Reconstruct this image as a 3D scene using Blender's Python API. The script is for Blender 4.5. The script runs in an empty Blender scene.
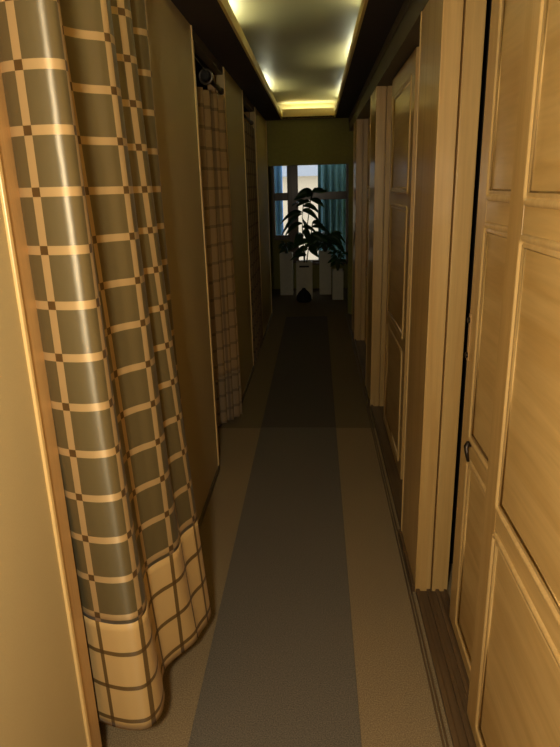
import bpy, bmesh, math, random
from mathutils import Vector, Matrix
random.seed(7)
sc = bpy.context.scene
COL = sc.collection
PI = math.pi

# ------------------------------------------------------------------ materials
def new_mat(name):
    m = bpy.data.materials.new(name); m.use_nodes = True
    nt = m.node_tree; b = nt.nodes['Principled BSDF']
    return m, nt, b
def N(nt, t, **kw):
    n = nt.nodes.new(t)
    for k, v in kw.items(): setattr(n, k, v)
    return n
def lin(c):
    return tuple(((x/255)/12.92 if x/255 <= .04045 else ((x/255+.055)/1.055)**2.4) for x in c) + (1,)
def plain(name, col, rough=.6, metal=0, spec=.5, noise=.12, scale=30):
    m, nt, b = new_mat(name)
    tc = N(nt, 'ShaderNodeTexCoord'); no = N(nt, 'ShaderNodeTexNoise'); no.inputs['Scale'].default_value = scale
    nt.links.new(tc.outputs['Object'], no.inputs['Vector'])
    mx = N(nt, 'ShaderNodeMixRGB'); c = lin(col)
    mx.inputs[1].default_value = tuple(v*(1-noise) for v in c[:3])+(1,)
    mx.inputs[2].default_value = tuple(min(1, v*(1+noise)) for v in c[:3])+(1,)
    nt.links.new(no.outputs['Fac'], mx.inputs[0]); nt.links.new(mx.outputs[0], b.inputs['Base Color'])
    b.inputs['Roughness'].default_value = rough; b.inputs['Metallic'].default_value = metal
    b.inputs['Specular IOR Level'].default_value = spec
    return m
def wood(name, c1, c2, rough=.35, axis='Z', coat=.3, spec=.5):
    """veneer; the grain runs along the given object axis"""
    m, nt, b = new_mat(name)
    tc = N(nt, 'ShaderNodeTexCoord'); mp = N(nt, 'ShaderNodeMapping')
    s = {'Z': (28, 28, 1.2), 'Y': (28, 1.1, 17)}[axis]
    mp.inputs['Scale'].default_value = s
    nt.links.new(tc.outputs['Object'], mp.inputs['Vector'])
    no = N(nt, 'ShaderNodeTexNoise'); no.inputs['Scale'].default_value = 1.0; no.inputs['Detail'].default_value = 4; no.inputs['Distortion'].default_value = .6
    nt.links.new(mp.outputs[0], no.inputs['Vector'])
    cr = N(nt, 'ShaderNodeValToRGB')
    cr.color_ramp.elements[0].position = .3; cr.color_ramp.elements[0].color = lin(c2)
    cr.color_ramp.elements[1].position = .62; cr.color_ramp.elements[1].color = lin(c1)
    nt.links.new(no.outputs['Fac'], cr.inputs[0])
    # fine pores
    n2 = N(nt, 'ShaderNodeTexNoise'); n2.inputs['Scale'].default_value = 6.0; n2.inputs['Detail'].default_value = 2
    nt.links.new(mp.outputs[0], n2.inputs['Vector'])
    mx = N(nt, 'ShaderNodeMixRGB', blend_type='MULTIPLY'); mx.inputs[0].default_value = .22
    nt.links.new(cr.outputs[0], mx.inputs[1]); nt.links.new(n2.outputs['Fac'], mx.inputs[2])
    nt.links.new(mx.outputs[0], b.inputs['Base Color'])
    bp = N(nt, 'ShaderNodeBump'); bp.inputs['Strength'].default_value = .05; bp.inputs['Distance'].default_value = .002
    nt.links.new(n2.outputs['Fac'], bp.inputs['Height']); nt.links.new(bp.outputs[0], b.inputs['Normal'])
    b.inputs['Roughness'].default_value = rough; b.inputs['Coat Weight'].default_value = coat
    b.inputs['Coat Roughness'].default_value = .2; b.inputs['Specular IOR Level'].default_value = spec
    return m
def carpet(name, c1, c2, c3=None, split=None):
    m, nt, b = new_mat(name)
    tc = N(nt, 'ShaderNodeTexCoord')
    no = N(nt, 'ShaderNodeTexNoise'); no.inputs['Scale'].default_value = 260; no.inputs['Detail'].default_value = 3
    nt.links.new(tc.outputs['Object'], no.inputs['Vector'])
    cr = N(nt, 'ShaderNodeValToRGB')
    cr.color_ramp.elements[0].position = .35; cr.color_ramp.elements[0].color = lin(c1)
    cr.color_ramp.elements[1].position = .65; cr.color_ramp.elements[1].color = lin(c2)
    nt.links.new(no.outputs['Fac'], cr.inputs[0])
    out = cr.outputs[0]
    if split:                      # carpet colour multiplied by the tint c3 beyond the split along Y
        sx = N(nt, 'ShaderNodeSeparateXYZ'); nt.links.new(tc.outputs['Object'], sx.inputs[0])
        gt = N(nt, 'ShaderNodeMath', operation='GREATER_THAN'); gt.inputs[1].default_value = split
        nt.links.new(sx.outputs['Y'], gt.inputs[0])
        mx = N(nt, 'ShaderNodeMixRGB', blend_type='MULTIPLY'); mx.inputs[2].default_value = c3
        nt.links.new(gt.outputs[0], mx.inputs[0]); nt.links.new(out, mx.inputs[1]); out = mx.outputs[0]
    nt.links.new(out, b.inputs['Base Color'])
    bp = N(nt, 'ShaderNodeBump'); bp.inputs['Strength'].default_value = .6; bp.inputs['Distance'].default_value = .004
    nt.links.new(no.outputs['Fac'], bp.inputs['Height']); nt.links.new(bp.outputs[0], b.inputs['Normal'])
    b.inputs['Roughness'].default_value = .95; b.inputs['Specular IOR Level'].default_value = .1
    return m
def emit(name, col, strength):
    m, nt, b = new_mat(name)
    b.inputs['Base Color'].default_value = (*col, 1)
    b.inputs['Emission Color'].default_value = (*col, 1); b.inputs['Emission Strength'].default_value = strength
    return m
def grid_fabric(name, square, band, cross, pu=.105, pv=.1085, band_w=.16, rough=.30, sheen=.04, offs=(0, 0), metal=.0, spec=.9):
    """woven satin check; uv is in metres along and up the cloth"""
    m, nt, b = new_mat(name)
    uv = N(nt, 'ShaderNodeUVMap'); uv.uv_map = 'cloth'
    sx = N(nt, 'ShaderNodeSeparateXYZ'); nt.links.new(uv.outputs[0], sx.inputs[0])
    def stripe(sock, p, o):
        a = N(nt, 'ShaderNodeMath', operation='MULTIPLY_ADD'); a.inputs[1].default_value = 1/p; a.inputs[2].default_value = 100+o
        nt.links.new(sock, a.inputs[0])
        f = N(nt, 'ShaderNodeMath', operation='FRACT'); nt.links.new(a.outputs[0], f.inputs[0])
        g = N(nt, 'ShaderNodeMath', operation='LESS_THAN'); g.inputs[1].default_value = band_w
        nt.links.new(f.outputs[0], g.inputs[0]); return g.outputs[0]
    su, sv = stripe(sx.outputs['X'], pu, offs[0]), stripe(sx.outputs['Y'], pv, offs[1])
    mxx = N(nt, 'ShaderNodeMath', operation='MAXIMUM'); nt.links.new(su, mxx.inputs[0]); nt.links.new(sv, mxx.inputs[1])
    mnn = N(nt, 'ShaderNodeMath', operation='MINIMUM'); nt.links.new(su, mnn.inputs[0]); nt.links.new(sv, mnn.inputs[1])
    m1 = N(nt, 'ShaderNodeMixRGB'); m1.inputs[1].default_value = lin(square); m1.inputs[2].default_value = lin(band)
    nt.links.new(mxx.outputs[0], m1.inputs[0])
    m2 = N(nt, 'ShaderNodeMixRGB'); m2.inputs[2].default_value = lin(cross)
    nt.links.new(mnn.outputs[0], m2.inputs[0]); nt.links.new(m1.outputs[0], m2.inputs[1])
    nt.links.new(m2.outputs[0], b.inputs['Base Color'])
    # the bands are matt, the squares satin
    rr = N(nt, 'ShaderNodeMapRange'); rr.inputs[3].default_value = rough; rr.inputs[4].default_value = rough+.12
    nt.links.new(mxx.outputs[0], rr.inputs[0]); nt.links.new(rr.outputs[0], b.inputs['Roughness'])
    # slight crinkle
    tc = N(nt, 'ShaderNodeTexCoord'); no = N(nt, 'ShaderNodeTexNoise'); no.inputs['Scale'].default_value = 14
    nt.links.new(tc.outputs['Object'], no.inputs['Vector'])
    bp = N(nt, 'ShaderNodeBump'); bp.inputs['Strength'].default_value = .12; bp.inputs['Distance'].default_value = .01
    nt.links.new(no.outputs['Fac'], bp.inputs['Height']); nt.links.new(bp.outputs[0], b.inputs['Normal'])
    tg = N(nt, 'ShaderNodeTangent', direction_type='UV_MAP'); tg.uv_map = 'cloth'
    nt.links.new(tg.outputs[0], b.inputs['Tangent'])
    b.inputs['Anisotropic'].default_value = .85; b.inputs['Anisotropic Rotation'].default_value = ANIROT
    b.inputs['Specular IOR Level'].default_value = spec; b.inputs['Metallic'].default_value = metal
    b.inputs['Sheen Weight'].default_value = sheen; b.inputs['Sheen Roughness'].default_value = .4
    return m
ANIROT = .25

M = {}
M['panel'] = plain('olive_tan_laminate', (180, 161, 116), .55, spec=.3, noise=.06, scale=300)
M['bead'] = plain('pale_wood_edging', (222, 190, 128), .35, noise=.05)
M['jamb'] = wood('jamb_veneer', (200, 160, 102), (188, 146, 90), .5, 'Z')
M['fascia'] = plain('brown_fascia', (96, 84, 60), .6)
M['wood'] = wood('honey_veneer_upright', (216, 178, 112), (200, 158, 92), .38, 'Z')
M['woodH'] = wood('honey_veneer_across', (222, 184, 116), (202, 160, 92), .36, 'Y')
M['bead_wood'] = wood('moulding_wood', (226, 190, 126), (214, 174, 108), .36, 'Z')
M['track'] = wood('track_wood', (108, 84, 56), (78, 58, 38), .5, 'Y')
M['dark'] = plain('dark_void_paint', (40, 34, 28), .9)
M['soffit'] = plain('dark_soffit_board', (62, 54, 48), .7, spec=.2)
M['tray'] = plain('olive_gold_lacquer', (190, 174, 116), .46, metal=.55, spec=.6, noise=.1, scale=4)
M['lip'] = plain('gold_lip', (214, 184, 96), .45, noise=.04)
M['khaki'] = plain('khaki_paint', (128, 122, 66), .7, spec=.2)
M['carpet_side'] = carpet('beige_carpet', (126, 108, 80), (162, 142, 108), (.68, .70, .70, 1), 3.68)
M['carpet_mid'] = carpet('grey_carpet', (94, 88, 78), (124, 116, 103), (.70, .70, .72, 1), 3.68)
M['metal'] = plain('dull_dark_metal', (60, 52, 44), .4, .8)
M['steel'] = plain('dull_steel', (120, 110, 96), .35, .9)
M['white'] = plain('planter_white', (196, 190, 170), .55)
M['soil'] = plain('soil', (50, 38, 28), .95)
M['leaf'] = plain('leaf_green', (52, 84, 40), .4, noise=.3, scale=12)
M['stem'] = plain('stem_green', (84, 88, 52), .6)
M['frame'] = wood('window_frame_wood', (110, 84, 56), (88, 64, 42), .5, 'Z')
M['black'] = plain('black_cloth', (28, 26, 26), .8)
M['teal'] = plain('teal_cloth', (112, 158, 170), .8, noise=.2, scale=20)
M['blue'] = plain('blue_cloth', (120, 175, 235), .8, noise=.15, scale=20)
M['cream'] = plain('cream_render', (244, 222, 186), .8, noise=.03)
M['greywhite'] = plain('pale_grey_render', (196, 200, 206), .8, noise=.03)
M['glass'], nt, b = new_mat('pane_glass')
b.inputs['Transmission Weight'].default_value = 1; b.inputs['Roughness'].default_value = .0; b.inputs['IOR'].default_value = 1.05
M['bulb'] = emit('lamp_diffuser', (1, .62, .26), 2.2)
M['tube'] = emit('cove_tube', (.9, 1.0, .9), 25)
M['cloth'] = grid_fabric('satin_check', (106, 94, 62), (190, 160, 110), (98, 74, 40), offs=(.5, -.03), metal=.3, rough=.42)
M['hem'] = grid_fabric('satin_check_hem', (196, 164, 108), (104, 82, 46), (84, 62, 32), band_w=.12, offs=(.52, -.01), spec=.4, rough=.45)
M['cloth_far'] = grid_fabric('brown_check', (146, 116, 74), (112, 88, 54), (84, 62, 38), rough=.6, sheen=.1)
M['cloth_end'] = grid_fabric('grey_brown_check', (128, 106, 74), (96, 78, 52), (80, 60, 40), rough=.6, sheen=.1)

# ------------------------------------------------------------------ geometry helpers
def box(bm, x0, x1, y0, y1, z0, z1):
    vs = [bm.verts.new(p) for p in [(x0,y0,z0),(x1,y0,z0),(x1,y1,z0),(x0,y1,z0),(x0,y0,z1),(x1,y0,z1),(x1,y1,z1),(x0,y1,z1)]]
    for f in [(0,3,2,1),(4,5,6,7),(0,1,5,4),(1,2,6,5),(2,3,7,6),(3,0,4,7)]: bm.faces.new([vs[i] for i in f])
def tube(bm, pts, r, n=10, cap=True):
    pts = [Vector(p) for p in pts]; rs = r if isinstance(r, (list, tuple)) else [r]*len(pts)
    rings = []
    for i, p in enumerate(pts):
        d = (pts[min(i+1, len(pts)-1)]-pts[max(i-1, 0)]).normalized()
        a = d.cross(Vector((0,0,1)));
        if a.length < 1e-3: a = d.cross(Vector((1,0,0)))
        a.normalize(); c = d.cross(a)
        rings.append([bm.verts.new(p+(a*math.cos(2*PI*k/n)+c*math.sin(2*PI*k/n))*rs[i]) for k in range(n)])
    for i in range(len(rings)-1):
        for k in range(n): bm.faces.new([rings[i][k], rings[i][(k+1)%n], rings[i+1][(k+1)%n], rings[i+1][k]])
    if cap:
        bm.faces.new(rings[0][::-1]); bm.faces.new(rings[-1])
def torus(bm, c, axis, R, r, n=28, k=10):
    c = Vector(c); ax = Vector(axis).normalized(); a = ax.cross(Vector((0,0,1))).normalized(); b_ = ax.cross(a)
    g = []
    for i in range(n):
        t = 2*PI*i/n; d = a*math.cos(t)+b_*math.sin(t)
        g.append([bm.verts.new(c+d*(R+r*math.cos(2*PI*j/k))+ax*(r*math.sin(2*PI*j/k))) for j in range(k)])
    for i in range(n):
        for j in range(k): bm.faces.new([g[i][j], g[(i+1)%n][j], g[(i+1)%n][(j+1)%k], g[i][(j+1)%k]])
def lathe(bm, prof, c=(0,0,0), n=28):
    c = Vector(c); rings = []
    for r, z in prof: rings.append([bm.verts.new(c+Vector((r*math.cos(2*PI*k/n), r*math.sin(2*PI*k/n), z))) for k in range(n)])
    for i in range(len(rings)-1):
        for k in range(n): bm.faces.new([rings[i][k], rings[i][(k+1)%n], rings[i+1][(k+1)%n], rings[i+1][k]])
    bm.faces.new(rings[0][::-1]); bm.faces.new(rings[-1])
def obj(name, bm, mat, parent=None, smooth=False, bevel=0, label=None, kind=None):
    bmesh.ops.recalc_face_normals(bm, faces=bm.faces)
    me = bpy.data.meshes.new(name); bm.to_mesh(me); bm.free()
    o = bpy.data.objects.new(name, me); COL.objects.link(o)
    for m_ in (mat if isinstance(mat, list) else [mat]): me.materials.append(m_)
    if smooth:
        for p in me.polygons: p.use_smooth = True
    if bevel:
        md = o.modifiers.new('bevel', 'BEVEL'); md.width = bevel; md.segments = 2; md.limit_method = 'ANGLE'; md.angle_limit = .6
    if parent:
        o.parent = parent; o.matrix_parent_inverse = Matrix.Translation(parent.location).inverted()
    if label: o['label'] = label
    if kind: o['kind'] = kind
    return o
def empty(name, loc, label=None, cat=None, group=None, kind=None):
    o = bpy.data.objects.new(name, None); COL.objects.link(o); o.location = loc; o.empty_display_size = .05
    return tag(o, label, cat, group, kind)
def tag(o, label=None, cat=None, group=None, kind=None):
    for k, v in (('label', label), ('category', cat), ('group', group), ('kind', kind)):
        if v: o[k] = v
    return o
def boxes(name, lst, mat, parent=None, bevel=0, kind=None, label=None):
    bm = bmesh.new()
    for b_ in lst: box(bm, *b_)
    return obj(name, bm, mat, parent, bevel=bevel, kind=kind, label=label)

# ------------------------------------------------------------------ the setting
CZ = 2.24                                   # soffit height
XL, XR = -.567, .372
YE = 7.30                                   # where the corridor opens into the end room
YW = 9.30                                   # window wall
# floor: two beige carpets, the runner lies between
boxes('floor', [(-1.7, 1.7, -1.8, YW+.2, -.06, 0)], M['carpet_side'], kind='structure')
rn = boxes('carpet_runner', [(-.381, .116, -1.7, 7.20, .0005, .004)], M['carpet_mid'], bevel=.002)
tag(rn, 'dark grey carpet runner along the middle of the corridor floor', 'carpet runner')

# left wall: plain panels between the curtained openings
PL = [(-1.75, -.87), (.12, 1.105), (2.08, 3.06), (4.06, 5.03), (6.03, YE)]
OPEN_L = [(-.87, .12), (1.105, 2.08), (3.06, 4.06), (5.03, 6.03)]
OH = 2.195
lst = []
for a, b_ in PL: lst.append((XL-.05, XL, a, b_, 0, CZ))
boxes('wall_left', lst, M['panel'], kind='structure')
boxes('trim_1', [(XL-.05, XL-.004, a+.001, b_-.001, OH, CZ) for a, b_ in OPEN_L], M['fascia'], kind='structure')
lst = []
for a, b_ in PL[1:]:
    lst += [(XL-.002, XL+.006, b_-.012, b_, 0, CZ), (XL-.002, XL+.004, a, a+.01, 0, CZ)]
boxes('trim_2', lst, M['bead'], bevel=.002, kind='structure')
lst = []
for a, b_ in OPEN_L:                        # jamb liners set back inside each opening
    lst += [(XL-.048, XL-.004, a+.001, a+.074, 0, OH), (XL-.10, XL-.055, b_-.03, b_+.02, 0, OH)]
boxes('trim_3', lst, M['jamb'], bevel=.003, kind='structure')
lst = [(XL, XL+.008, a, b_, 0, .035) for a, b_ in PL]
boxes('baseboard_left', lst, M['fascia'], bevel=.002, kind='structure')
# dark booths behind both walls (closed, so that no daylight leaks in)
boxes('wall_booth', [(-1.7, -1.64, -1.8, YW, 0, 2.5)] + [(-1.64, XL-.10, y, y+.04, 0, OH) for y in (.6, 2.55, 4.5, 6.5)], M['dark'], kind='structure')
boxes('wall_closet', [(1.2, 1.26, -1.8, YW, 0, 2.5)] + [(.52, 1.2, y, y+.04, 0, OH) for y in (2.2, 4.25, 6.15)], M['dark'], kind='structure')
boxes('wall_rear', [(-1.7, 1.26, -1.8, -1.74, 0, 2.5)], M['khaki'], kind='structure')

# right wall: posts every 1.9 m, header, recessed sliding doors
HB = 2.10
posts = [(.02, .43), (2.013, 2.415), (4.07, 4.47), (5.99, 6.39)]
lst = []
for a, b_ in posts:
    lst += [(XR, XR+.0595, a, b_, 0, HB), (XR+.0655, XR+.125, a, b_, 0, HB), (XR+.03, XR+.11, a+.03, b_-.03, 0, HB)]
boxes('wall_right', lst, M['wood'], bevel=.0025, kind='structure')
boxes('trim_4', [(XR-.003, XR+.002, b_-.014, b_+.001, 0, HB) for a, b_ in posts], M['bead_wood'], bevel=.002, kind='structure')
boxes('trim_5', [(XR, XR+.14, -1.75, YE, HB, CZ), (XR-.008, XR, -1.75, YE, CZ-.045, CZ)], M['fascia'], kind='structure')
# floor track
lst = [(XR+.002, XR+.122, .44, 2.012, 0, .006)]
for a, b_ in ((.002, .018), (.044, .058), (.078, .092), (.110, .122)): lst.append((XR+a, XR+b_, .44, 2.012, .006, .016))
for a, b_ in ((2.415, 4.07), (4.47, 5.99), (6.39, YE)): lst += [(XR+.002, XR+.122, a+.001, b_-.001, 0, .006), (XR+.002, XR+.02, a+.001, b_-.001, .006, .018)]
boxes('trim_7', lst, M['track'], bevel=.0015, kind='structure')
boxes('baseboard_right', [(XR-.012, XR, a, b_, 0, .03) for a, b_ in posts] + [(XR-.016, XR-.011, -.5, YE, 0, .008), (XR-.027, XR-.022, -.5, YE, 0, .007)], M['track'], bevel=.001, kind='structure')

# ceiling with the long recessed light tray
TX0, TX1, TY0, TY1 = -.374, .203, .7, 7.19
UX0, UX1, UY0, UY1 = -.545, .36, .6, 7.28    # the wider space above the soffit
UZ = 2.40
lst = [(-1.7, TX0, -1.8, YW, CZ, CZ+.02), (TX1, 1.26, -1.8, YW, CZ, CZ+.02), (TX0, TX1, -1.8, TY0, CZ, CZ+.02), (TX0, TX1, TY1, YW, CZ, CZ+.02)]
boxes('ceiling', lst, M['soffit'], kind='structure')
boxes('ceiling_tray', [(UX0, UX1, UY0, UY1, UZ, UZ+.04), (UX0-.03, UX0, UY0, UY1, CZ+.02, UZ+.04), (UX1, UX1+.03, UY0, UY1, CZ+.02, UZ+.04),
     (UX0, UX1, UY0-.03, UY0, CZ+.02, UZ+.04), (UX0, UX1, UY1, UY1+.03, CZ+.02, UZ+.04)], M['tray'], kind='structure')
lp = .055
boxes('trim_8', [(TX0-.012, TX0+.001, TY0, TY1, CZ-.002, CZ+lp), (TX1-.001, TX1+.012, TY0, TY1, CZ-.002, CZ+lp),
     (TX0, TX1, TY0-.012, TY0, CZ-.002, CZ+lp), (TX0, TX1, TY1, TY1+.012, CZ-.002, CZ+.10)], M['lip'], kind='structure')
# cove tubes on the ledge, hidden from below by the lip
def cove(x, y, s, label):
    t = empty('cove_light', (x, y, CZ+.02), label, 'light', 'tube lights in the ceiling tray')
    bm = bmesh.new(); tube(bm, [(x, y-.33, CZ+.05), (x, y+.33, CZ+.05)], .011, 12); obj('tube', bm, M['tube'], t, True)
    boxes('base', [(x-.014, x+.014, y-.36, y+.36, CZ+.021, CZ+.036)], M['white'], t)
for y in (1.3, 3.4, 5.95): cove(-.44, y, -1, 'tube light glowing behind the left edge of the ceiling tray')
for y in (1.3, 3.15, 4.75, 6.6): cove(.265, y, 1, 'tube light glowing behind the right edge of the ceiling tray')

t = empty('cove_light', (-.09, 7.236, CZ+.02), 'tube light glowing across the far end of the ceiling tray', 'light', 'tube lights in the ceiling tray')
bm = bmesh.new(); tube(bm, [(-.36, 7.236, CZ+.075), (.19, 7.236, CZ+.075)], .011, 12); obj('tube', bm, M['tube'], t, True)
boxes('base', [(-.37, .20, 7.222, 7.25, CZ+.021, CZ+.06)], M['white'], t)

# end of the corridor: header, then the room with the windows
boxes('wall_header', [(-1.7, 1.26, YE, YE+.10, 1.755, CZ)], M['khaki'], kind='structure')
boxes('wall_end', [(-1.7, XL-.0, YE, YE+.10, 0, 1.755), (XR+.0, 1.26, YE, YE+.10, 0, 1.755)], M['khaki'], kind='structure')
WX = [(-.60, .0), (.0, 0)]
# window wall: openings left (.82..1.80) and right (.42..1.80)
boxes('wall_far', [(-1.7, -.66, YW, YW+.12, 0, 2.5), (.47, 1.26, YW, YW+.12, 0, 2.5), (-.66, .47, YW, YW+.12, 1.83, 2.5),
     (-.66, -.35, YW, YW+.12, 0, .78), (-.35, .47, YW, YW+.12, 0, .40)], M['khaki'], kind='structure')
def window(n, x0, x1, z0, z1, zb):
    w = empty('window_%d' % n, ((x0+x1)/2, YW+.05, z0), kind='structure')
    f = .035
    boxes('window_frame', [(x0, x0+f, YW-.01, YW+.07, z0, z1), (x1-f, x1, YW-.01, YW+.07, z0, z1), (x0+f, x1-f, YW-.01, YW+.07, z0, z0+f), (x0+f, x1-f, YW-.01, YW+.07, z1-f*.5, z1),
        (x0+f, x1-f, YW-.02, YW+.06, zb-.055, zb+.055)], M['frame'], w, bevel=.004)
    boxes('pane', [(x0+f, x1-f, YW+.02, YW+.026, z0+f, zb-.055), (x0+f, x1-f, YW+.02, YW+.026, zb+.055, z1-f*.5)], M['glass'], w)
window(1, -.66, -.40, .78, 1.83, 1.378)
window(2, -.31, .47, .40, 1.83, 1.378)
boxes('trim_9', [(-.415, -.295, YW-.03, YW+.07, .40, 1.83)], M['frame'], bevel=.004, kind='structure')
boxes('trim_10', [(-.64, -.416, YW-.05, YW, .75, .78), (-.31, .49, YW-.05, YW, .37, .40)], M['frame'], bevel=.004, kind='structure')

# ------------------------------------------------------------------ sliding doors
def ring(bm, x, y0, y1, z0, z1, prof, rad=.03, seg=5):
    """moulding swept round a rectangle in the plane x (profile: distance inwards, height towards -x)"""
    path = []
    for cy, cz, a0 in ((y1-rad, z1-rad, 0), (y0+rad, z1-rad, 90), (y0+rad, z0+rad, 180), (y1-rad, z0+rad, 270)):
        for k in range(seg+1):
            a = math.radians(a0+90*k/seg); path.append((cy, cz, math.cos(a), math.sin(a)))
    g = []
    for cy, cz, dy, dz in path:
        g.append([bm.verts.new((x-h, cy+dy*(rad-w), cz+dz*(rad-w))) for w, h in prof])
    n = len(g)
    for i in range(n):
        for j in range(len(prof)-1): bm.faces.new([g[i][j], g[(i+1)%n][j], g[(i+1)%n][j+1], g[i][j+1]])
PROF = [(-.003, 0), (-.002, .004), (.004, .0065), (.011, .005), (.013, .001), (.016, .0005), (.019, .003), (.024, .0025), (.027, -.001), (.029, -.004)]
def door(n, x, y0, y1, z1=2.09, handles=True):
    """leaf whose face is the plane x, from y0 to y1"""
    d = empty('door_%d' % n, (x+.015, (y0+y1)/2, .012), kind='structure')
    st = .098; zs = [.065, .698, .757, 1.418, 1.479, z1-.09]
    bm = bmesh.new()
    box(bm, x, x+.032, y0, y0+st, .012, z1); box(bm, x, x+.032, y1-st, y1, .012, z1)
    obj('stile', bm, M['wood'], d, bevel=.002)
    bm = bmesh.new()
    for a, b_ in ((.012, zs[0]), (zs[1], zs[2]), (zs[3], zs[4]), (zs[5], z1)): box(bm, x+.0003, x+.0317, y0+st, y1-st, a, b_)
    obj('rail', bm, M['woodH'], d, bevel=.002)
    for a, b_ in ((zs[0], zs[1]), (zs[2], zs[3]), (zs[4], zs[5])):
        bm = bmesh.new(); ya, yb = y0+st, y1-st
        box(bm, x+.0032, x+.022, ya+.001, yb-.001, a+.001, b_-.001)
        # corner fillers so that the rounded moulding sits in wood
        p = obj('panel', bm, M['woodH'], d)
        bm = bmesh.new(); ring(bm, x, ya, yb, a, b_, PROF, rad=.022)
        obj('moulding', bm, M['bead_wood'], p, smooth=True)
    return d
door(1, .436, .47, 1.438)                    # outer leaf, nearest
d2 = door(2, .472, .90, 1.862)               # inner leaf behind it
# latch plate with two screws, and a hook latch lower down, on the inner leaf's stile
bm = bmesh.new(); box(bm, .4685, .4722, 1.838, 1.856, .99, 1.14); pl = obj('latch_plate', bm, M['jamb'], d2, bevel=.001)
for z in (1.008, 1.120):
    bm = bmesh.new(); tube(bm, [(.4686, 1.847, z), (.463, 1.847, z)], .009, 12); obj('screw', bm, M['metal'], pl, True)
bm = bmesh.new(); tube(bm, [(.4725, 1.745, .75), (.464, 1.745, .75), (.459, 1.742, .743), (.458, 1.733, .725), (.462, 1.722, .70)], [.010, .010, .009, .006, .004], 10)
obj('hook_latch', bm, M['metal'], d2, True)
door(3, .436, 2.93, 3.80); door(4, .472, 2.36, 3.16)
door(5, .436, 4.42, 5.20); door(6, .472, 5.00, 5.94)
door(7, .436, 6.34, 7.20)

# ------------------------------------------------------------------ curtains
def catmull(pts, n):
    P = [Vector(p) for p in pts]; P = [P[0]*2-P[1]] + P + [P[-1]*2-P[-2]]
    out = []
    segs = len(P)-3
    for i in range(n+1):
        t = i/n*segs; k = min(int(t), segs-1); f = t-k
        a, b_, c, d = P[k:k+4]
        out.append(.5*((2*b_)+(c-a)*f+(2*a-5*b_+4*c-d)*f*f+(3*b_-a-3*c+d)*f**3))
    return out
def cloth(name, top, bot, z0, z1, mat, parent, hem_z=None, hem_mat=None, n=220, m=70, ease=1.0, u0=0., label=None, wave=None):
    T, B = catmull(top, n), catmull(bot, n)
    cut = []
    # arc length along the middle of the cloth gives the weave coordinate
    mid = [(a+b_)/2 for a, b_ in zip(T, B)]
    L = [u0]
    for i in range(n): L.append(L[-1]+(mid[i+1]-mid[i]).length)
    def build(nm, za, zb, mt, rows, lab):
        bm = bmesh.new(); uvl = bm.loops.layers.uv.new('cloth'); g = []
        for j in range(rows+1):
            z = zb+(za-zb)*j/rows; t = ((z1-z)/(z1-z0))**ease; row = []
            for i in range(n+1):
                p = T[i]*(1-t)+B[i]*t
                x, y, zz = p.x, p.y, z
                if wave:
                    dx, dy, dz = wave(i/n, z); x += dx; y += dy; zz += dz
                row.append((bm.verts.new((x, y, zz)), (L[i], z)))
            g.append(row)
        for j in range(rows):
            for i in range(n):
                q = [g[j][i], g[j+1][i], g[j+1][i+1], g[j][i+1]]
                f = bm.faces.new([v for v, _ in q])
                for lp_, (_, uv) in zip(f.loops, q): lp_[uvl].uv = uv
        me = bpy.data.meshes.new(nm); bm.to_mesh(me); bm.free()
        o = bpy.data.objects.new(nm, me); COL.objects.link(o); me.materials.append(mt)
        for p in me.polygons: p.use_smooth = True
        o.parent = parent; o.matrix_parent_inverse = Matrix.Translation(parent.location).inverted()
        if lab: o['label'] = lab
        sd = o.modifiers.new('thickness', 'SOLIDIFY'); sd.thickness = .0016; sd.offset = 0
        return o
    if hem_z:
        build('curtain_fabric', hem_z, z1, mat, m, label)
        build('hem', z0, hem_z, hem_mat, max(12, m//5), 'pale hem of the curtain with thin dark lines')
    else: build('curtain_fabric', z0, z1, mat, m, label)
def rod(y0, y1, z, label, x=-.612):
    t = empty('curtain_rod', (x, y0, z), label, 'curtain rod')
    bm = bmesh.new(); tube(bm, [(x, y0+.02, z), (x, y1-.02, z)], .0125, 14); obj('rod', bm, M['metal'], t, True)
    for y in (y0+.02, y1-.02):
        bm = bmesh.new(); tube(bm, [(x, y-.012, z), (x, y+.012, z)], .02, 16); obj('bracket', bm, M['steel'], t, True)
    return t

# nearest curtain: broad fold in front, then narrower folds, belling out into the corridor at the bottom
c1 = empty('curtain', (-.56, 1.5, .05), 'nearest curtain with large checks, hanging in broad folds by the near left panel', 'curtain', 'check curtains along the left wall')
TOP = [(-.585, 1.14), (-.555, 1.112), (-.51, 1.098), (-.475, 1.098), (-.453, 1.115), (-.463, 1.15), (-.50, 1.20), (-.535, 1.27), (-.540, 1.34), (-.515, 1.385),
       (-.48, 1.41), (-.462, 1.435), (-.475, 1.49), (-.52, 1.53), (-.55, 1.57), (-.54, 1.61), (-.51, 1.635), (-.485, 1.665), (-.49, 1.70), (-.53, 1.74), (-.55, 1.78), (-.53, 1.82), (-.50, 1.85), (-.492, 1.88), (-.52, 1.92), (-.57, 1.93)]
BOT = [(-.615, 1.20), (-.59, 1.19), (-.55, 1.18), (-.505, 1.175), (-.465, 1.185), (-.447, 1.225), (-.455, 1.285), (-.475, 1.34), (-.475, 1.385), (-.460, 1.42), (-.445, 1.45), (-.43, 1.48),
       (-.418, 1.505), (-.407, 1.53), (-.40, 1.555), (-.392, 1.585), (-.388, 1.61), (-.388, 1.64), (-.388, 1.665), (-.392, 1.69), (-.40, 1.715), (-.415, 1.74), (-.435, 1.76), (-.46, 1.78), (-.48, 1.80), (-.52, 1.82)]
TOP = [(x, y*1.04) for x, y in TOP]; BOT = [(x*.95, y*1.056*.95) for x, y in BOT]
def wv(u, z):
    k = max(0, (1.2-z)/1.2)
    return (.004*math.sin(9*u*PI+3*z)*k, .004*math.sin(4*z+7*u), -.09*k*max(0, u-.3))
cloth('curtain', TOP, BOT, .195, 2.10, M['cloth'], c1, .535, M['hem'], wave=wv, ease=1.25)
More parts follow.
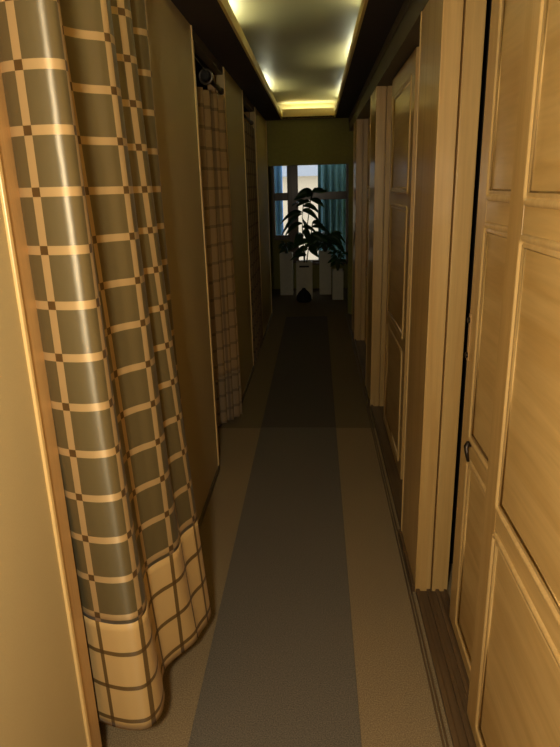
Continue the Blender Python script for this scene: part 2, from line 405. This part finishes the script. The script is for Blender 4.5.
rod(1.105, 2.08, 2.115, 'dark rod carrying the nearest check curtain', -.60)

# second curtain: pale brown check in flatter folds
def wavy(y0, y1, x, amp, folds, phase=0, skew=0):
    out = []; n = folds*6
    for i in range(n+1):
        t = i/n; out.append((x+amp*math.sin(2*PI*folds*t+phase)+skew*t, y0+(y1-y0)*t))
    return out
c2 = empty('curtain', (-.6, 3.6, .03), 'second curtain along the left wall, brownish check with a ring at its top', 'curtain', 'check curtains along the left wall')
cloth('curtain', wavy(3.38, 3.94, -.665, .028, 5, 0, .11), wavy(3.58, 3.86, -.715, .026, 5, .3, .185), .03, 2.05, M['cloth_far'], c2, .36, M['cloth_end'], n=160, m=40)
r2 = rod(3.47, 4.06, 2.10, 'dark rod with a round end over the second curtain from the camera', -.585)
bm = bmesh.new(); lathe(bm, [(.008, -.012), (.022, -.008), (.027, 0), (.022, .01), (.012, .014)]); bmesh.ops.rotate(bm, verts=bm.verts, matrix=Matrix.Rotation(PI/2, 3, 'X')); bmesh.ops.translate(bm, verts=bm.verts, vec=(-.585, 3.475, 2.10)); obj('finial', bm, M['black'], r2, True, label='dark round end knob')
bm = bmesh.new(); tube(bm, [(-.59, 3.08, 2.145), (-.587, 3.25, 2.14), (-.585, 3.47, 2.128)], .003, 6); obj('wire', bm, M['steel'], r2, True)
bm = bmesh.new(); torus(bm, (-.585, 3.50, 2.098), (.12, 1, .06), .034, .008); obj('ring', bm, M['steel'], c2, True, label='grey metal ring')
c3 = empty('curtain', (-.6, 5.5, .03), 'third curtain along the left wall, dim beyond the dark middle panel', 'curtain', 'check curtains along the left wall')
cloth('curtain', wavy(5.12, 5.98, -.60, .030, 5, 1), wavy(5.14, 5.90, -.585, .035, 5, 1.2), .03, 2.05, M['cloth_end'], c3, n=140, m=30)
rod(5.03, 6.03, 2.10, 'dark rod carrying the third and farthest curtain', -.60)

# ------------------------------------------------------------------ planters and plants in front of the windows
def planter(x, y, w, d, h, label, slot=True):
    t = empty('planter', (x, y, 0), label, 'planter', 'tall white planters under the window')
    bm = bmesh.new(); e = .012
    box(bm, x-w/2, x+w/2, y-d/2, y-d/2+e, .0, h); box(bm, x-w/2, x+w/2, y+d/2-e, y+d/2, 0, h)
    box(bm, x-w/2, x-w/2+e, y-d/2+e, y+d/2-e, 0, h); box(bm, x+w/2-e, x+w/2, y-d/2+e, y+d/2-e, 0, h); box(bm, x-w/2+e, x+w/2-e, y-d/2+e, y+d/2-e, 0, .02)
    obj('box', bm, M['white'], t)
    boxes('soil', [(x-w/2+e, x+w/2-e, y-d/2+e, y+d/2-e, .02, h-.03)], M['soil'], t)
    if slot: boxes('handle_slot', [(x-w*.3, x+w*.3, y-d/2-.003, y-d/2+.002, h-.065, h-.04)], M['black'], t, label='dark handle slot')
    return t
planter(-.18, 8.5, .225, .24, .51, 'white planter with a dark handle slot near its top, under the large plant')
planter(.118, 8.85, .172, .22, .615, 'tallest white planter, plain, right of the slotted one', False)
planter(.285, 8.42, .150, .22, .40, 'low plain white planter at the right end of the row', False)
planter(-.447, 8.86, .185, .24, .60, 'dim white planter at the left end of the row', False)

def leaf(bm, base, direction, length, width, droop):
    d = Vector(direction).normalized(); side = d.cross(Vector((0,0,1))).normalized(); side = Matrix.Rotation(random.choice((-1, 1))*random.uniform(.6, 1.3), 3, d) @ side; up = side.cross(d)
    prev = None; n = 8
    for i in range(n+1):
        t = i/n; w = width*math.sin(PI*min(1, t*.93+.05))**.8*.5
        c = Vector(base)+d*length*t - Vector((0,0,1))*droop*length*t*t
        row = [bm.verts.new(c-side*w+up*.12*w), bm.verts.new(c), bm.verts.new(c+side*w+up*.12*w)]
        if prev:
            bm.faces.new([prev[0], prev[1], row[1], row[0]]); bm.faces.new([prev[1], prev[2], row[2], row[1]])
        prev = row
def plant(name, x, y, z, stems, label, cat='plant', group=None):
    t = empty(name, (x, y, z), label, cat, group)
    for k, (pts, leaves) in enumerate(stems):
        bm = bmesh.new(); tube(bm, [(x+a, y+b_, z+c) for a, b_, c in pts], [.010]+[.007]*(len(pts)-1), 8); s = obj('stem', bm, M['stem'], t, True)
        for (px, py, pz, ang, el, ln, wd, dr) in leaves:
            bm = bmesh.new(); a = math.radians(ang); e_ = math.radians(el)
            leaf(bm, (x+px, y+py, z+pz), (math.cos(a)*math.cos(e_), math.sin(a)*math.cos(e_), math.sin(e_)), ln, wd, dr)
            l = obj('leaf', bm, M['leaf'], s, True)
            sd = l.modifiers.new('thickness', 'SOLIDIFY'); sd.thickness = .002
# big-leaved plant: coordinates relative to its planter top
plant('leafy_plant', -.18, 8.5, .481, [
  ([(0,0,0), (.02,0,.3), (.06,0,.6), (.10,0,.88), (.12,0,.97)], [
     (.11,0,.95, 185, 0, .24, .09, .35), (.12,0,.97, 5, 12, .20, .09, .25), (.12,0,.97, 60, 20, .18, .08, .4), (.11,0,.96, 250, 10, .18, .10, .5), (.12,0,.97, 150, 15, .22, .08, .3),
     (.09,0,.84, 200, 10, .20, .09, .5), (.10,0,.86, -20, 5, .20, .09, .6)]),
  ([(0,0,0), (-.01,0,.25), (-.02,0,.5), (-.01,0,.72), (0,0,.82)], [
     (-.02,0,.70, 190, 15, .32, .10, .75), (-.02,0,.68, 170, -5, .30, .10, .9), (-.01,0,.72, 340, 10, .28, .11, .9), (0,0,.78, 20, 20, .26, .10, .8), (0,0,.82, 220, 35, .24, .10, .7),
     (-.02,0,.55, 200, 10, .26, .10, .8), (-.02,0,.5, -10, 15, .28, .11, .9), (-.01,0,.6, 280, 20, .22, .12, .9), (-.01,0,.45, 300, 10, .24, .12, .8), (-.01,0,.4, 240, 12, .24, .12, .8)]),
  ([(.03,0,0), (.06,0,.2), (.10,0,.4), (.12,0,.55)], [
     (.11,0,.50, 10, 20, .30, .10, .8), (.12,0,.55, 330, 25, .26, .10, .8), (.08,0,.3, 190, 20, .26, .11, .7), (.10,0,.4, 0, 10, .26, .11, .7), (.06,0,.22, 310, 5, .22, .11, .6), (.03,0,.12, 200, 15, .25, .11, .5), (.05,0,.2, 150, 10, .22, .11, .5)])],
  'tall dark plant with drooping leaves against the bright window pane')
def bushy(x, y, z, R, H, n, label):
    st = []
    for k in range(6):
        a = 2*PI*k/6+.3; tip = (R*.45*math.cos(a), R*.45*math.sin(a), H*(.55+.08*(k%3)))
        lv = []
        for j in range(n):
            t = .45+.55*j/(n-1)
            lv.append((tip[0]*t, tip[1]*t, tip[2]*t, math.degrees(a)+random.uniform(-70, 70), random.uniform(-10, 45), R*random.uniform(.6, .9), R*.34, random.uniform(.3, .9)))
        st.append(([(0,0,0), (tip[0]*.5, tip[1]*.5, tip[2]*.55), tip], lv))
    plant('bushy_plant', x, y, z, st, label)
bushy(.118, 8.85, .586, .26, .40, 7, 'dense low dark plant growing from the tallest white planter')
bushy(.285, 8.42, .371, .15, .46, 6, 'small bushy plant in the low planter at the right end')
bushy(-.447, 8.86, .571, .11, .26, 6, 'small dark plant in the dim planter at the left end')
# dark bag on the floor
bm = bmesh.new(); lathe(bm, [(.085, 0), (.105, .03), (.10, .08), (.07, .13), (.035, .16), (.02, .185)], (-.185, 8.22, 0)); bg = obj('bag', bm, M['black'], None, True)
tag(bg, 'small dark rounded bag on the floor in front of the slotted planter', 'bag')

# ------------------------------------------------------------------ outside the windows
def drape(x0, x1, y, z0, z1, folds, amp, mat, label):
    bm = bmesh.new(); n = folds*10; prev = None
    for i in range(n+1):
        t = i/n; p = (x0+(x1-x0)*t, y+amp*math.sin(2*PI*folds*t)+amp*.4*math.sin(5.3*folds*t))
        r = [bm.verts.new((p[0], p[1], z0)), bm.verts.new((p[0], p[1], z1))]
        if prev: bm.faces.new([prev[0], r[0], r[1], prev[1]])
        prev = r
    o = obj('outdoor_curtain', bm, mat, None, True)
    sd = o.modifiers.new('thickness', 'SOLIDIFY'); sd.thickness = .003
    tag(o, label, 'curtain', 'drapes beyond the windows')
drape(.02, .62, YW+.45, .1, 2.2, 6, .035, M['teal'], 'teal drape hanging behind the right side of the window')
drape(-.85, -.53, YW+.45, .1, 2.2, 4, .03, M['blue'], 'blue drape hanging behind the narrow left window')
bld = empty('building', (0, 13.5, 0), 'cream building seen through the window between the teal and blue drapes', 'building')
boxes('wall', [(-3, 3, 13.5, 14.5, -1, 1.72)], M['cream'], bld)
boxes('parapet', [(-3.1, 3.1, 13.3, 14.5, 1.72, 2.6)], M['greywhite'], bld)
boxes('ground', [(-4, 4, YW+.2, 14.5, -1.1, -1.0)], M['greywhite'], kind='structure')

# ------------------------------------------------------------------ light
lampx, lampy, lampz = -.17, -.12, 1.52       # shaded pendant just behind and beside the viewer
lt = empty('pendant_lamp', (lampx, lampy, CZ), 'warm pendant lamp hanging at the near end of the corridor', 'lamp')
bm = bmesh.new(); lathe(bm, [(.05, CZ-.02), (.05, CZ-.001)], (lampx, lampy, 0)); obj('canopy', bm, M['metal'], lt, True)
bm = bmesh.new(); tube(bm, [(lampx, lampy, CZ-.02), (lampx, lampy, lampz+.13)], .003, 8); obj('cord', bm, M['black'], lt, True)
bm = bmesh.new(); tube(bm, [(lampx, lampy, lampz+.13), (lampx, lampy, lampz+.075)], .016, 14); obj('socket', bm, M['metal'], lt, True)
bm = bmesh.new(); lathe(bm, [(.006, lampz-.045), (.022, lampz-.038), (.032, lampz-.012), (.030, lampz+.02), (.016, lampz+.06), (.014, lampz+.074)], (lampx, lampy, 0), 20); obj('bulb', bm, M['bulb'], lt, True)
l = bpy.data.lights.new('lamp_light', 'POINT'); l.energy = 70; l.color = (1, .865, .655); l.shadow_soft_size = .05
lo = bpy.data.objects.new('lamp_light', l); COL.objects.link(lo); lo.location = (lampx+.02, lampy+.10, lampz); lo.parent = lt; lo.matrix_parent_inverse = Matrix.Translation(lt.location).inverted()

w = bpy.data.worlds.new('world'); sc.world = w; w.use_nodes = True
bgn = w.node_tree.nodes['Background']; bgn.inputs[0].default_value = (.86, .93, 1, 1); bgn.inputs[1].default_value = 1.7

# ------------------------------------------------------------------ camera
F = 600.; pitch = math.radians(17.337); yaw = math.radians(3.795); roll = math.radians(-1.576)
fw = Vector((-math.sin(yaw)*math.cos(pitch), math.cos(yaw)*math.cos(pitch), -math.sin(pitch)))
r0 = Vector((math.cos(yaw), math.sin(yaw), 0)); u0 = r0.cross(fw)
R_ = r0*math.cos(roll)+u0*math.sin(roll); U_ = -r0*math.sin(roll)+u0*math.cos(roll)
cam = bpy.data.cameras.new('camera'); co = bpy.data.objects.new('camera', cam); COL.objects.link(co)
co.matrix_world = Matrix(((R_.x, U_.x, -fw.x, 0), (R_.y, U_.y, -fw.y, 0), (R_.z, U_.z, -fw.z, 1.53), (0, 0, 0, 1)))
cam.sensor_fit = 'VERTICAL'; cam.sensor_height = 36; cam.lens = F/747*36; cam.clip_start = .02
sc.camera = co
vs = sc.view_settings; vs.view_transform = 'Standard'; vs.look = 'None'; vs.gamma = 1; vs.exposure = 0; vs.use_curve_mapping = False
